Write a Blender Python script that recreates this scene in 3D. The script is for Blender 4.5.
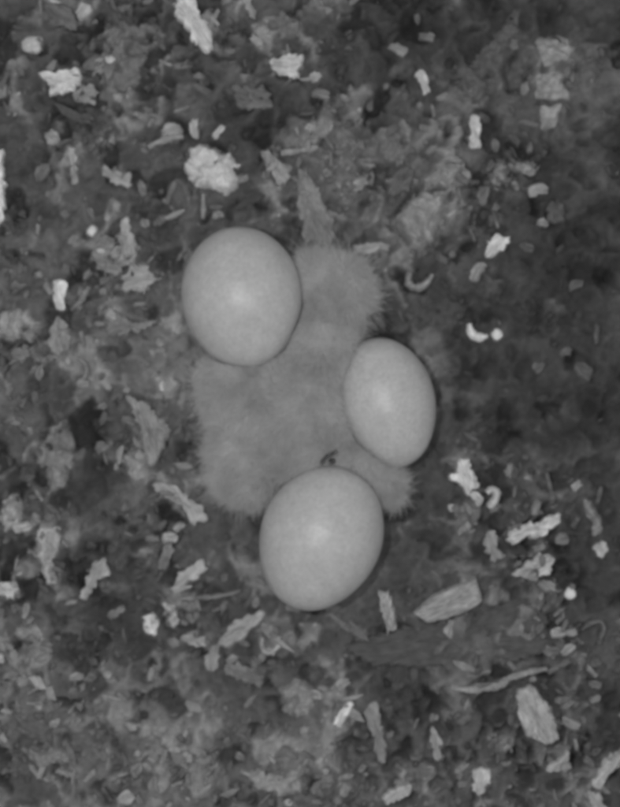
import bpy, bmesh, math, random
import numpy as np
from mathutils import Vector, Matrix, noise as mnoise

# ------------------------------------------------------------------ camera, world, lamps, exposure
for o in list(bpy.data.objects):
    bpy.data.objects.remove(o)
scene = bpy.context.scene
COL = scene.collection
S = 0.0003            # metres per photo pixel on the litter (an egg is about 43 mm long)
CAM_H = 0.56          # the nest camera looks straight down from here

cam_d = bpy.data.cameras.new('camera')
cam = bpy.data.objects.new('camera', cam_d)
COL.objects.link(cam)
cam.location = (0, 0, CAM_H)
cam_d.sensor_fit = 'VERTICAL'
cam_d.sensor_height = 24.0
cam_d.lens = 24.0 * CAM_H / (807 * S)
cam_d.clip_start = 0.01
cam_d.clip_end = 20
cam_d.dof.use_dof = True
cam_d.dof.focus_distance = CAM_H - 0.016
cam_d.dof.aperture_fstop = 2.4
scene.camera = cam

world = bpy.data.worlds.new('World')
scene.world = world
world.use_nodes = True
bg = world.node_tree.nodes['Background']
bg.inputs[0].default_value = (1, 1, 1, 1)
bg.inputs[1].default_value = 0.37

def spot(name, loc, target, energy, size, angle):
    d = bpy.data.lights.new(name, 'SPOT')
    d.energy = energy
    d.shadow_soft_size = size
    d.spot_size = math.radians(angle)
    d.spot_blend = 1.0
    o = bpy.data.objects.new(name, d)
    COL.objects.link(o)
    o.location = loc
    o.rotation_euler = (Vector(target) - Vector(loc)).to_track_quat('-Z', 'Y').to_euler()
    return o
# the camera's own infrared lamps, either side of the lens
spot('infrared_lamp', (-0.052, 0.014, 0.42), (-0.026, -0.016, 0), 1.75, 0.006, 84)
spot('infrared_lamp', (0.044, -0.040, 0.42), (-0.010, -0.030, 0), 0.62, 0.006, 84)

scene.view_settings.view_transform = 'Standard'
scene.view_settings.look = 'None'
scene.view_settings.exposure = 0.0
scene.view_settings.gamma = 1.0
scene.render.engine = 'CYCLES'
scene.cycles.filter_width = 4.6     # soft small-sensor lens

# ------------------------------------------------------------------ helpers
rng = np.random.default_rng(7)
random.seed(11)

def W(px, py, z=0.0):
    """photo pixel -> world x, y for a point at height z under the vertical camera"""
    k = S * (1.0 - z / CAM_H)
    return ((px - 310.0) * k, (403.5 - py) * k)

def lin(b):
    c = b / 255.0
    return c / 12.92 if c <= 0.04045 else ((c + 0.055) / 1.055) ** 2.4

LIT = 0.47
def alb(b):
    b = b * (0.90 + 0.13 * min(1.0, max(0.0, (b - 95) / 40.0))) if b < 200 else b
    """surface reflectance that comes out at photo value b under the lamps"""
    return max(0.012, min(0.9, lin(b) / LIT))

class VNoise:
    def __init__(self, seed):
        self.t = np.random.default_rng(seed).random((256, 256))
    def __call__(self, x, y):
        xi = np.floor(x).astype(int); yi = np.floor(y).astype(int)
        fx = x - xi; fy = y - yi
        fx = fx * fx * fx * (fx * (fx * 6 - 15) + 10); fy = fy * fy * fy * (fy * (fy * 6 - 15) + 10)
        t = self.t
        a = t[xi & 255, yi & 255]; b = t[(xi + 1) & 255, yi & 255]
        c = t[xi & 255, (yi + 1) & 255]; d = t[(xi + 1) & 255, (yi + 1) & 255]
        return (a * (1 - fx) + b * fx) * (1 - fy) + (c * (1 - fx) + d * fx) * fy
def fbm(x, y, scale, octv, seed, gain=0.5):
    v = 0; a = 1; tot = 0
    for k in range(octv):
        v = v + a * VNoise(seed + k)(x / scale + 100 + 13 * k, y / scale + 100 + 7 * k)
        tot += a; a *= gain; scale *= 0.5
    return v / tot

def link_mesh(name, verts, faces, mat, parent=None, smooth=True, edges=()):
    me = bpy.data.meshes.new(name)
    me.from_pydata([tuple(v) for v in verts], list(edges), [tuple(f) for f in faces])
    me.update()
    if smooth:
        me.polygons.foreach_set('use_smooth', [True] * len(me.polygons))
    me.materials.append(mat)
    o = bpy.data.objects.new(name, me)
    COL.objects.link(o)
    if parent:
        o.parent = parent
    return o

def tag(o, label, cat, group=None, kind=None):
    if label: o['label'] = label
    if cat: o['category'] = cat
    if group: o['group'] = group
    if kind: o['kind'] = kind
    return o

def recenter(o, loc):
    """put the object's origin at loc without moving the mesh"""
    o.data.transform(Matrix.Translation(-Vector(loc)))
    o.location = loc

# ------------------------------------------------------------------ materials (all neutral: an infrared picture)
def new_mat(name):
    m = bpy.data.materials.new(name)
    m.use_nodes = True
    nt = m.node_tree
    return m, nt, nt.nodes['Principled BSDF']

def noise_node(nt, scale, detail=4, rough=0.6, vec=None):
    n = nt.nodes.new('ShaderNodeTexNoise')
    n.inputs['Scale'].default_value = scale
    n.inputs['Detail'].default_value = detail
    n.inputs['Roughness'].default_value = rough
    if vec is not None: nt.links.new(vec, n.inputs['Vector'])
    return n
def map_range(nt, src, a, b, c, d):
    n = nt.nodes.new('ShaderNodeMapRange')
    n.inputs[1].default_value = a; n.inputs[2].default_value = b
    n.inputs[3].default_value = c; n.inputs[4].default_value = d
    nt.links.new(src, n.inputs[0])
    return n.outputs[0]
def scale_col(nt, col, fac):
    n = nt.nodes.new('ShaderNodeVectorMath'); n.operation = 'SCALE'
    nt.links.new(col, n.inputs[0]); nt.links.new(fac, n.inputs['Scale'])
    return n.outputs[0]
def mul(nt, a, b):
    n = nt.nodes.new('ShaderNodeMath'); n.operation = 'MULTIPLY'
    nt.links.new(a, n.inputs[0]); nt.links.new(b, n.inputs[1])
    return n.outputs[0]
def bump(nt, bsdf, h, strength, dist):
    n = nt.nodes.new('ShaderNodeBump')
    n.inputs['Strength'].default_value = strength
    n.inputs['Distance'].default_value = dist
    nt.links.new(h, n.inputs['Height'])
    nt.links.new(n.outputs[0], bsdf.inputs['Normal'])

def mat_object_colour(name, grain, rough, spec, stretch=(1, 1, 1), scale=900, lo=0.72, hi=1.2):
    """reflectance comes from the object's own colour, broken up by grain"""
    m, nt, b = new_mat(name)
    tc = nt.nodes.new('ShaderNodeTexCoord')
    mp = nt.nodes.new('ShaderNodeMapping')
    mp.inputs['Scale'].default_value = stretch
    nt.links.new(tc.outputs['Object'], mp.inputs['Vector'])
    oi = nt.nodes.new('ShaderNodeObjectInfo')
    n1 = noise_node(nt, scale, 5, 0.65, mp.outputs[0])
    n2 = noise_node(nt, 230, 3, 0.6, tc.outputs['Object'])
    f = mul(nt, map_range(nt, n1.outputs[0], 0.3, 0.7, lo, hi), map_range(nt, n2.outputs[0], 0.3, 0.7, 0.78, 1.16))
    nt.links.new(scale_col(nt, oi.outputs['Color'], f), b.inputs['Base Color'])
    b.inputs['Roughness'].default_value = rough
    b.inputs['Specular IOR Level'].default_value = spec
    bump(nt, b, n1.outputs[0], grain, 0.0004)
    return m

def mat_attr(name, scale, grain, rough, lo, hi):
    m, nt, b = new_mat(name)
    at = nt.nodes.new('ShaderNodeAttribute'); at.attribute_name = 'tone'
    tc = nt.nodes.new('ShaderNodeTexCoord')
    n1 = noise_node(nt, scale, 6, 0.7, tc.outputs['Object'])
    n2 = noise_node(nt, scale * 0.28, 4, 0.6, tc.outputs['Object'])
    f = mul(nt, map_range(nt, n1.outputs[0], 0.3, 0.7, lo, hi), map_range(nt, n2.outputs[0], 0.3, 0.7, lo, hi))
    nt.links.new(scale_col(nt, at.outputs['Color'], f), b.inputs['Base Color'])
    b.inputs['Roughness'].default_value = rough
    b.inputs['Specular IOR Level'].default_value = 0.25
    bump(nt, b, n1.outputs[0], grain, 0.0009)
    return m

M_GROUND = mat_attr('litter_ground', 600, 0.8, 0.9, 0.8, 1.2)
M_CRUMB = mat_attr('litter_crumb', 900, 0.6, 0.85, 0.8, 1.2)
M_WOOD = mat_object_colour('wood_chip', 0.8, 0.7, 0.25, (0.35, 1.6, 1.0), 700, 0.62, 1.22)
M_CLUMP = mat_object_colour('crumbly_clump', 0.9, 0.9, 0.15, (1, 1, 1), 700, 0.75, 1.2)
M_PALE = mat_object_colour('pale_chalky', 0.3, 0.45, 0.5, (1, 1, 1), 500, 0.9, 1.06)
M_FEATHER = mat_object_colour('feather_vane', 0.4, 0.8, 0.2, (0.4, 2.2, 1), 500, 0.85, 1.12)
M_DARK = mat_object_colour('gap_shade', 0.9, 0.8, 0.2, (1, 1, 1), 700)
M_BEAK = mat_object_colour('beak_horn', 0.2, 0.4, 0.5, (1, 1, 1), 500)

def make_egg_mat():
    m, nt, b = new_mat('egg_shell')
    tc = nt.nodes.new('ShaderNodeTexCoord')
    n1 = noise_node(nt, 60, 4, 0.6, tc.outputs['Object'])
    n2 = noise_node(nt, 1600, 3, 0.6, tc.outputs['Object'])
    n3 = noise_node(nt, 330, 4, 0.7, tc.outputs['Object'])
    f = mul(nt, map_range(nt, n1.outputs[0], 0.3, 0.7, 0.94, 1.04), map_range(nt, n3.outputs[0], 0.3, 0.7, 0.90, 1.06))
    n4 = noise_node(nt, 1100, 2, 0.5, tc.outputs['Object'])
    f = mul(nt, f, map_range(nt, n4.outputs[0], 0.32, 0.68, 0.90, 1.07))
    n5 = noise_node(nt, 140, 5, 0.75, tc.outputs['Object'])
    f = mul(nt, f, map_range(nt, n5.outputs[0], 0.6, 0.78, 1.0, 0.84))
    c = nt.nodes.new('ShaderNodeCombineXYZ')
    for i in range(3): c.inputs[i].default_value = 0.535
    nt.links.new(scale_col(nt, c.outputs[0], f), b.inputs['Base Color'])
    b.inputs['Roughness'].default_value = 0.3
    b.inputs['Specular IOR Level'].default_value = 0.5
    b.inputs['Subsurface Weight'].default_value = 0.5
    b.inputs['Subsurface Radius'].default_value = (1, 1, 1)
    b.inputs['Subsurface Scale'].default_value = 0.006
    bump(nt, b, n2.outputs[0], 0.45, 0.0003)
    return m
M_EGG = make_egg_mat()

def make_down_mat():
    m, nt, b = new_mat('down')
    oi = nt.nodes.new('ShaderNodeObjectInfo')
    tc = nt.nodes.new('ShaderNodeTexCoord')
    n = noise_node(nt, 110, 3, 0.5, tc.outputs['Object'])
    col = scale_col(nt, oi.outputs['Color'], map_range(nt, n.outputs[0], 0.3, 0.7, 0.88, 1.1))
    nt.nodes.remove(b)
    d = nt.nodes.new('ShaderNodeBsdfDiffuse'); t = nt.nodes.new('ShaderNodeBsdfTranslucent')
    mx = nt.nodes.new('ShaderNodeMixShader'); mx.inputs[0].default_value = 0.45
    nt.links.new(col, d.inputs[0]); nt.links.new(col, t.inputs[0])
    nt.links.new(d.outputs[0], mx.inputs[1]); nt.links.new(t.outputs[0], mx.inputs[2])
    nt.links.new(mx.outputs[0], nt.nodes['Material Output'].inputs[0])
    return m
M_DOWN = make_down_mat()

# ------------------------------------------------------------------ eggs: centre px, length px, width px, lean, label
EGGS = [
    (242.5, 298.5, 143, 121, 9, 'pale round-ended egg highest in the picture, left of the downy chick\'s head'),
    (386.5, 402.5, 132, 98, 17, 'smallest and narrowest of the three pale eggs, right of the downy chick'),
    (320.5, 538.0, 149, 122, -21, 'pale egg lowest in the picture, its top end tucked against the down'),
]
EGG_W = []

# ------------------------------------------------------------------ the litter floor (height and tone fields)
def sstep(a, b, v):
    t = np.clip((v - a) / (b - a), 0, 1); return t * t * (3 - 2 * t)
def warp(px, py):
    return px + 26 * (fbm(px, py, 22, 2, 91) - 0.5), py + 26 * (fbm(px, py, 22, 2, 95) - 0.5)
def patches(px, py):
    """matted pale dust and shredded wood, standing a little proud"""
    x, y = warp(px, py)
    return sstep(0.54, 0.64, fbm(x, y * 0.85, 30, 4, 61, 0.55)) * (0.55 + 0.9 * fbm(px, py, 7, 2, 66))
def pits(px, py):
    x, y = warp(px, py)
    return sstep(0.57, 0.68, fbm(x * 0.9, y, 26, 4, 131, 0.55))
def bare(px, py):
    """dark zones with little matted dust; right edge and top right paint in lamp falloff"""
    z = np.zeros_like(px)
    for x, y, rx, ry in ((500, 365, 70, 85), (605, 400, 40, 330), (545, 15, 90, 40), (590, 190, 55, 130), (425, 35, 60, 45), (112, 612, 34, 26),
                         (530, 250, 45, 40), (420, 470, 28, 60), (568, 445, 45, 32), (410, 560, 40, 35), (240, 118, 60, 28), (25, 165, 25, 40), (90, 490, 50, 35), (440, 640, 80, 30), (240, 525, 22, 25)):
        z = np.maximum(z, np.exp(-(((px - x) / rx) ** 2 + ((py - y) / ry) ** 2) ** 1.5))
    return z
def tone_field(px, py):
    """dark litter, grey dust, pale crumbled patches, with lamp falloff and pit darkening painted in; photo values per patch"""
    b = np.full_like(px, 76.0)
    spots = [  # x, y, rx, ry, change
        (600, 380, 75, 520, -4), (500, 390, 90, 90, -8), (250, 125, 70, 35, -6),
        (20, 175, 30, 60, -6), (80, 480, 60, 45, -10), (160, 520, 55, 35, 4), (115, 610, 45, 32, -14),
        (230, 745, 60, 40, 8), (158, 738, 45, 32, 26), (110, 335, 60, 50, 14), (168, 360, 48, 55, 26), (190, 470, 25, 50, 18),
        (385, 165, 70, 50, 14), (440, 275, 40, 40, -8), (330, 640, 60, 30, 0), (300, 765, 55, 35, 22),
        (430, 770, 70, 40, 6), (40, 650, 45, 50, 16), (55, 440, 40, 45, 16), (330, 235, 60, 40, 12),
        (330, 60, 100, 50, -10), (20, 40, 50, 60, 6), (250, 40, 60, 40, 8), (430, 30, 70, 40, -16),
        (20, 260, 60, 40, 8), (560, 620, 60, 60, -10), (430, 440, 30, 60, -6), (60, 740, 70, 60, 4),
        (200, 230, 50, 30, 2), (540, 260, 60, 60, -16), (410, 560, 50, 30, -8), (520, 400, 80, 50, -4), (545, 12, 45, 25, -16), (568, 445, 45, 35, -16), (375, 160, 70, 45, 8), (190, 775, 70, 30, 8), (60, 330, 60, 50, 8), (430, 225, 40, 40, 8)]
    for x, y, rx, ry, d in spots:  # dark spots at right edge and top right put lamp falloff into the tone
        b = b + d * np.exp(-(((px - x) / rx) ** 2 + ((py - y) / ry) ** 2))
    n = fbm(px, py, 80, 3, 31, 0.6) - 0.5
    n2 = fbm(px, py * 0.9, 24, 3, 57, 0.55) - 0.5
    b = b + n * 36 + n2 * 30 - 4
    z = bare(px, py)
    calm = np.exp(-(((px - 140) / 190) ** 2 + ((py - 740) / 75) ** 2))
    b = b + 31 * patches(px, py) * (1 - 0.85 * z) * (1 - 0.45 * calm) + 5 * calm - 21 * pits(px, py) * (1 - 0.6 * z) - 5 * z  # pits get their darkening in the colour as well as in the relief
    return np.clip(b, 26, 150)

GX0, GX1, GY0, GY1, GD = -0.21, 0.21, -0.24, 0.24, 0.0008
gx = np.arange(GX0, GX1 + GD / 2, GD); gy = np.arange(GY0, GY1 + GD / 2, GD)
XX, YY = np.meshgrid(gx, gy)
PX = XX / S + 310; PY = 403.5 - YY / S
HH = (fbm(PX, PY, 130, 3, 3) - 0.5) * 0.016
h2 = fbm(PX, PY, 34, 4, 9, 0.6)
HH = HH + (np.abs(h2 - 0.5) * -1 + 0.12) * 0.014
HH = HH + (fbm(PX, PY, 11, 3, 17, 0.6) - 0.5) * 0.0040
HH = HH + 0.0021 * patches(PX, PY) * (1 - 0.7 * bare(PX, PY)) - 0.0032 * pits(PX, PY) * (1 - 0.5 * bare(PX, PY))
# a shallow scrape holds the clutch
HH = HH - 0.004 * np.exp(-(((PX - 315) / 150) ** 2 + ((PY - 420) / 190) ** 2))
for cx, cy, L, Wd, lean, lab in EGGS:
    d2 = ((PX - cx) / (Wd * 0.45)) ** 2 + ((PY - cy) / (L * 0.45)) ** 2
    HH = HH * (1 - np.exp(-d2 * 0.8)) - 0.0035 * np.exp(-d2)
dB = ((PX - 285) / 90) ** 2 + ((PY - 420) / 110) ** 2
HH = HH * (1 - 0.8 * np.exp(-dB)) - 0.002 * np.exp(-dB)

def ground(x, y):
    fx = (x - GX0) / GD; fy = (y - GY0) / GD
    i = int(min(max(fx, 0), len(gx) - 2)); j = int(min(max(fy, 0), len(gy) - 2))
    u = min(max(fx - i, 0), 1); v = min(max(fy - j, 0), 1)
    return (HH[j, i] * (1 - u) + HH[j, i + 1] * u) * (1 - v) + (HH[j + 1, i] * (1 - u) + HH[j + 1, i + 1] * u) * v

def set_tone(me, t):
    a = me.attributes.new('tone', 'FLOAT_COLOR', 'POINT')
    c = np.ones((len(t), 4), dtype=np.float32); c[:, :3] = np.asarray(t)[:, None]
    a.data.foreach_set('color', c.ravel())

def lin_np(b):
    c = np.asarray(b) / 255.0
    return ((c + 0.055) / 1.055) ** 2.4

def fast_mesh(name, V, F, mat, smooth=True):
    me = bpy.data.meshes.new(name)
    V = np.asarray(V, dtype=np.float32); F = np.asarray(F, dtype=np.int32)
    k = F.shape[1]
    me.vertices.add(len(V)); me.vertices.foreach_set('co', V.ravel())
    me.loops.add(F.size); me.loops.foreach_set('vertex_index', F.ravel())
    me.polygons.add(len(F))
    me.polygons.foreach_set('loop_start', np.arange(0, F.size, k, dtype=np.int32))
    me.polygons.foreach_set('loop_total', np.full(len(F), k, dtype=np.int32))
    me.polygons.foreach_set('use_smooth', np.full(len(F), smooth))
    me.update(calc_edges=True)
    me.materials.append(mat)
    o = bpy.data.objects.new(name, me)
    COL.objects.link(o)
    return o

ny, nx = XX.shape
idx = np.arange(nx * ny).reshape(ny, nx)
F = np.stack([idx[:-1, :-1], idx[:-1, 1:], idx[1:, 1:], idx[1:, :-1]], -1).reshape(-1, 4)
V = np.stack([XX, YY, HH], -1).reshape(-1, 3)
floor = fast_mesh('nest_floor', V, F, M_GROUND)
floor['kind'] = 'structure'
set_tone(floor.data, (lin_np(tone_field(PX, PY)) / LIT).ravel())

# base icosphere used for crumbs
def ico(sub):
    bm = bmesh.new(); bmesh.ops.create_icosphere(bm, subdivisions=sub, radius=1)
    v = np.array([x.co[:] for x in bm.verts]); f = np.array([[q.index for q in p.verts] for p in bm.faces])
    bm.free(); return v, f
ICO1 = ico(1); ICO2 = ico(2); ICO3 = ico(3)

def rot_matrices(n):
    q = rng.normal(size=(n, 4)); q /= np.linalg.norm(q, axis=1)[:, None]
    w, x, y, z = q.T
    return np.stack([np.stack([1 - 2 * (y * y + z * z), 2 * (x * y - z * w), 2 * (x * z + y * w)], -1),
                     np.stack([2 * (x * y + z * w), 1 - 2 * (x * x + z * z), 2 * (y * z - x * w)], -1),
                     np.stack([2 * (x * z - y * w), 2 * (y * z + x * w), 1 - 2 * (x * x + y * y)], -1)], 1)

def ground_np(x, y):
    i = np.clip(((x - GX0) / GD).astype(int), 0, nx - 1); j = np.clip(((y - GY0) / GD).astype(int), 0, ny - 1)
    return HH[j, i]

def in_clutch(px, py, grow=1.0):
    m = np.zeros(px.shape, bool)
    for cx, cy, L, Wd, lean, lab in EGGS:
        m |= ((px - cx) / (Wd * 0.5 * grow)) ** 2 + ((py - cy) / (L * 0.5 * grow)) ** 2 < 1
    m |= ((px - 278) / 78) ** 2 + ((py - 432) / 85) ** 2 < 1
    m |= ((px - 338) / 45) ** 2 + ((py - 300) / 52) ** 2 < 1
    return m

def scatter(name, n, rmin, rmax, flat, label, cat, jitter, tone_lo, tone_hi, seed, asp=(0.7, 1.5)):
    g = np.random.default_rng(seed)
    x = g.uniform(-0.13, 0.13, n); y = g.uniform(-0.16, 0.16, n)
    px = x / S + 310; py = 403.5 - y / S
    clump = fbm(px, py, 40, 3, seed, 0.6)
    keep = (g.random(n) < np.clip((clump - 0.3) * 3.0, 0.08, 1) * (1 - 0.85 * bare(px, py))) & ~in_clutch(px, py, 0.9)
    x, y, px, py = x[keep], y[keep], px[keep], py[keep]; n = len(x)
    r = rmin + (rmax - rmin) * g.random(n) ** 2.6
    v, f = ICO1
    sc = np.stack([r * g.uniform(*asp, n), r * g.uniform(0.3, 0.75, n), r * g.uniform(*flat, n)], -1)
    P = v[None] * (1 + g.uniform(-jitter, jitter, (n, len(v), 1)))
    P = P * sc[:, None, :]
    if flat[1] > 0.5:
        P = np.einsum('nij,nvj->nvi', rot_matrices(n), P)
    else:
        a = g.uniform(0, 6.28, n); t = g.normal(0, 0.35, n)
        ca, sa, ct, st = np.cos(a), np.sin(a), np.cos(t), np.sin(t)
        X = P[..., 0] * ct[:, None] + P[..., 2] * st[:, None]; Z = -P[..., 0] * st[:, None] + P[..., 2] * ct[:, None]
        P = np.stack([X * ca[:, None] - P[..., 1] * sa[:, None], X * sa[:, None] + P[..., 1] * ca[:, None], Z], -1)
    P = P + np.stack([x, y, ground_np(x, y) + r * 0.25], -1)[:, None, :]
    FF = (f[None] + (np.arange(n) * len(v))[:, None, None]).reshape(-1, 3)
    o = fast_mesh(name, P.reshape(-1, 3), FF, M_CRUMB, smooth=False)
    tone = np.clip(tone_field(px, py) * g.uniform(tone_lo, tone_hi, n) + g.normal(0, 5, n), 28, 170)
    set_tone(o.data, np.repeat(lin_np(tone) / LIT, len(v)))
    tag(o, label, cat, kind='stuff')
    return o
scatter('litter_crumbs', 15000, 0.0004, 0.0022, (0.5, 0.9), 'fine dark crumbs of crumbled litter covering the nest floor', 'litter', 0.3, 0.82, 1.2, 5)
scatter('litter_flakes', 1700, 0.0006, 0.0028, (0.12, 0.28), 'small dull flat flakes mixed into the litter all over', 'litter', 0.45, 0.9, 1.3, 6, (1.0, 2.6))

def shreds(n, seed):
    """the many lesser scraps of shredded wood matted together between the clear pieces"""
    g = np.random.default_rng(seed); V, F, T = [], [], []
    zones = [(90, 110, 80, 90), (60, 300, 60, 60), (40, 520, 50, 80), (390, 150, 90, 45), (430, 225, 50, 50), (510, 175, 50, 30), (130, 260, 40, 40), (310, 770, 130, 35),
             (60, 690, 70, 80), (530, 525, 60, 40), (190, 620, 60, 40), (540, 740, 60, 50), (250, 150, 90, 40), (160, 770, 80, 30), (230, 60, 90, 50), (140, 420, 40, 60), (560, 640, 40, 30)]
    k = 0
    while k < n:
        zx, zy, sx, sy = zones[g.integers(len(zones))]
        px, py = g.normal(zx, sx * 0.7), g.normal(zy, sy * 0.7)
        a = (np.array([px]), np.array([py]))
        if in_clutch(*a, 1.05)[0] or bare(*a)[0] > 0.6 or not (-25 < px < 645 and -25 < py < 830): continue
        k += 1
        L, w = g.uniform(5, 19) * S, g.uniform(2.5, 9) * S
        m = 10; ang = g.uniform(0, 6.28); tx, ty = g.normal(0, 0.28, 2); th = g.uniform(0.0006, 0.0018)
        t = np.linspace(0, 2 * math.pi, m, endpoint=False) + g.uniform(-0.22, 0.22, m)
        rr = g.uniform(0.62, 1.15, m)
        u = np.sign(np.cos(t)) * np.abs(np.cos(t)) ** 0.6 * L / 2 * rr; v = np.sign(np.sin(t)) * np.abs(np.sin(t)) ** 0.6 * w / 2 * rr
        x0, y0 = W(px, py, 0.003); z0 = ground(x0, y0) + 0.0008 + th * 0.3; o = len(V)
        for sc, z in ((1.0, -th), (1.03, 0.0), (0.86, th * 0.5), (0.4, th * g.uniform(0.3, 0.9))):
            for i in range(m):
                X, Y = u[i] * sc, v[i] * sc; x = X * math.cos(ang) - Y * math.sin(ang); y = X * math.sin(ang) + Y * math.cos(ang)
                V.append((x0 + x, y0 + y, z0 + z + tx * x + ty * y + g.normal(0, 0.0002)))
        for r in range(3):
            for i in range(m):
                a_, b_ = o + r * m + i, o + r * m + (i + 1) % m
                F += [(a_, b_, b_ + m), (a_, b_ + m, a_ + m)]
        top = o + 3 * m
        F += [(top, top + i, top + i + 1) for i in range(1, m - 1)]
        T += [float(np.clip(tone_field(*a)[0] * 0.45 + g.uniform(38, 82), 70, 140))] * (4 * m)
    ob = fast_mesh('wood_shreds', V, F, M_CRUMB, smooth=False)
    set_tone(ob.data, lin_np(T) / LIT)
    tag(ob, 'matted dull shreds of wood filling the gaps between the larger chips', 'litter', kind='stuff')
shreds(620, 23)

# ------------------------------------------------------------------ eggs
def egg_profile(t, k):
    return math.sqrt(max(0.0, 1 - t * t)) * (1 + k * t)

def build_egg(cx, cy, L, Wd, lean, lab, k):
    r = Wd * S / 2; half = L * S / 2
    zc = 0.0
    x, y = W(cx, cy, 0.016)
    zc = ground(x, y) + r - 0.0008
    x, y = W(cx, cy, zc); f = 1 - zc / CAM_H
    r *= f; half *= f
    NU, NV = 96, 64
    verts = [(0, half, 0)]
    for j in range(1, NV):
        th = math.pi * j / NV
        t = math.cos(th)
        rr = r * math.sin(th) * (1 + k * t) * (1 - 0.02 * math.sin(2 * th) ** 2)
        for i in range(NU):
            a = 2 * math.pi * i / NU
            verts.append((rr * math.cos(a), half * t, rr * math.sin(a)))
    verts.append((0, -half, 0))
    faces = []
    for i in range(NU):
        faces.append((0, 1 + (i + 1) % NU, 1 + i))
        faces.append((len(verts) - 1, 1 + (NV - 2) * NU + i, 1 + (NV - 2) * NU + (i + 1) % NU))
    for j in range(NV - 2):
        for i in range(NU):
            a = 1 + j * NU + i; b = 1 + j * NU + (i + 1) % NU
            faces.append((a, b, b + NU, a + NU))
    o = link_mesh('egg', verts, faces, M_EGG)
    bm = bmesh.new(); bm.from_mesh(o.data); bmesh.ops.recalc_face_normals(bm, faces=bm.faces[:]); bm.to_mesh(o.data); bm.free()
    o.location = (x, y, zc)
    o.rotation_euler = (0, 0, math.radians(lean))
    tag(o, lab, 'egg', 'clutch of three eggs')
    EGG_W.append((Vector((x, y, zc)), half, r, math.radians(lean)))
    return o
for (e, k) in zip(EGGS, (0.05, 0.06, 0.05)):
    build_egg(*e, k)

def push_out_of_eggs(p, grow=1.0):
    """move p to an egg's surface when it lies inside it; returns (p, moved)"""
    for c, half, r, a in EGG_W:
        q = Matrix.Rotation(-a, 3, 'Z') @ (p - c)
        d = math.sqrt((q.x / r) ** 2 + (q.y / half) ** 2 + (q.z / r) ** 2)
        if d < grow:
            q = q * (grow / max(d, 1e-4))
            return c + Matrix.Rotation(a, 3, 'Z') @ q, True
    return p, False

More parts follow.
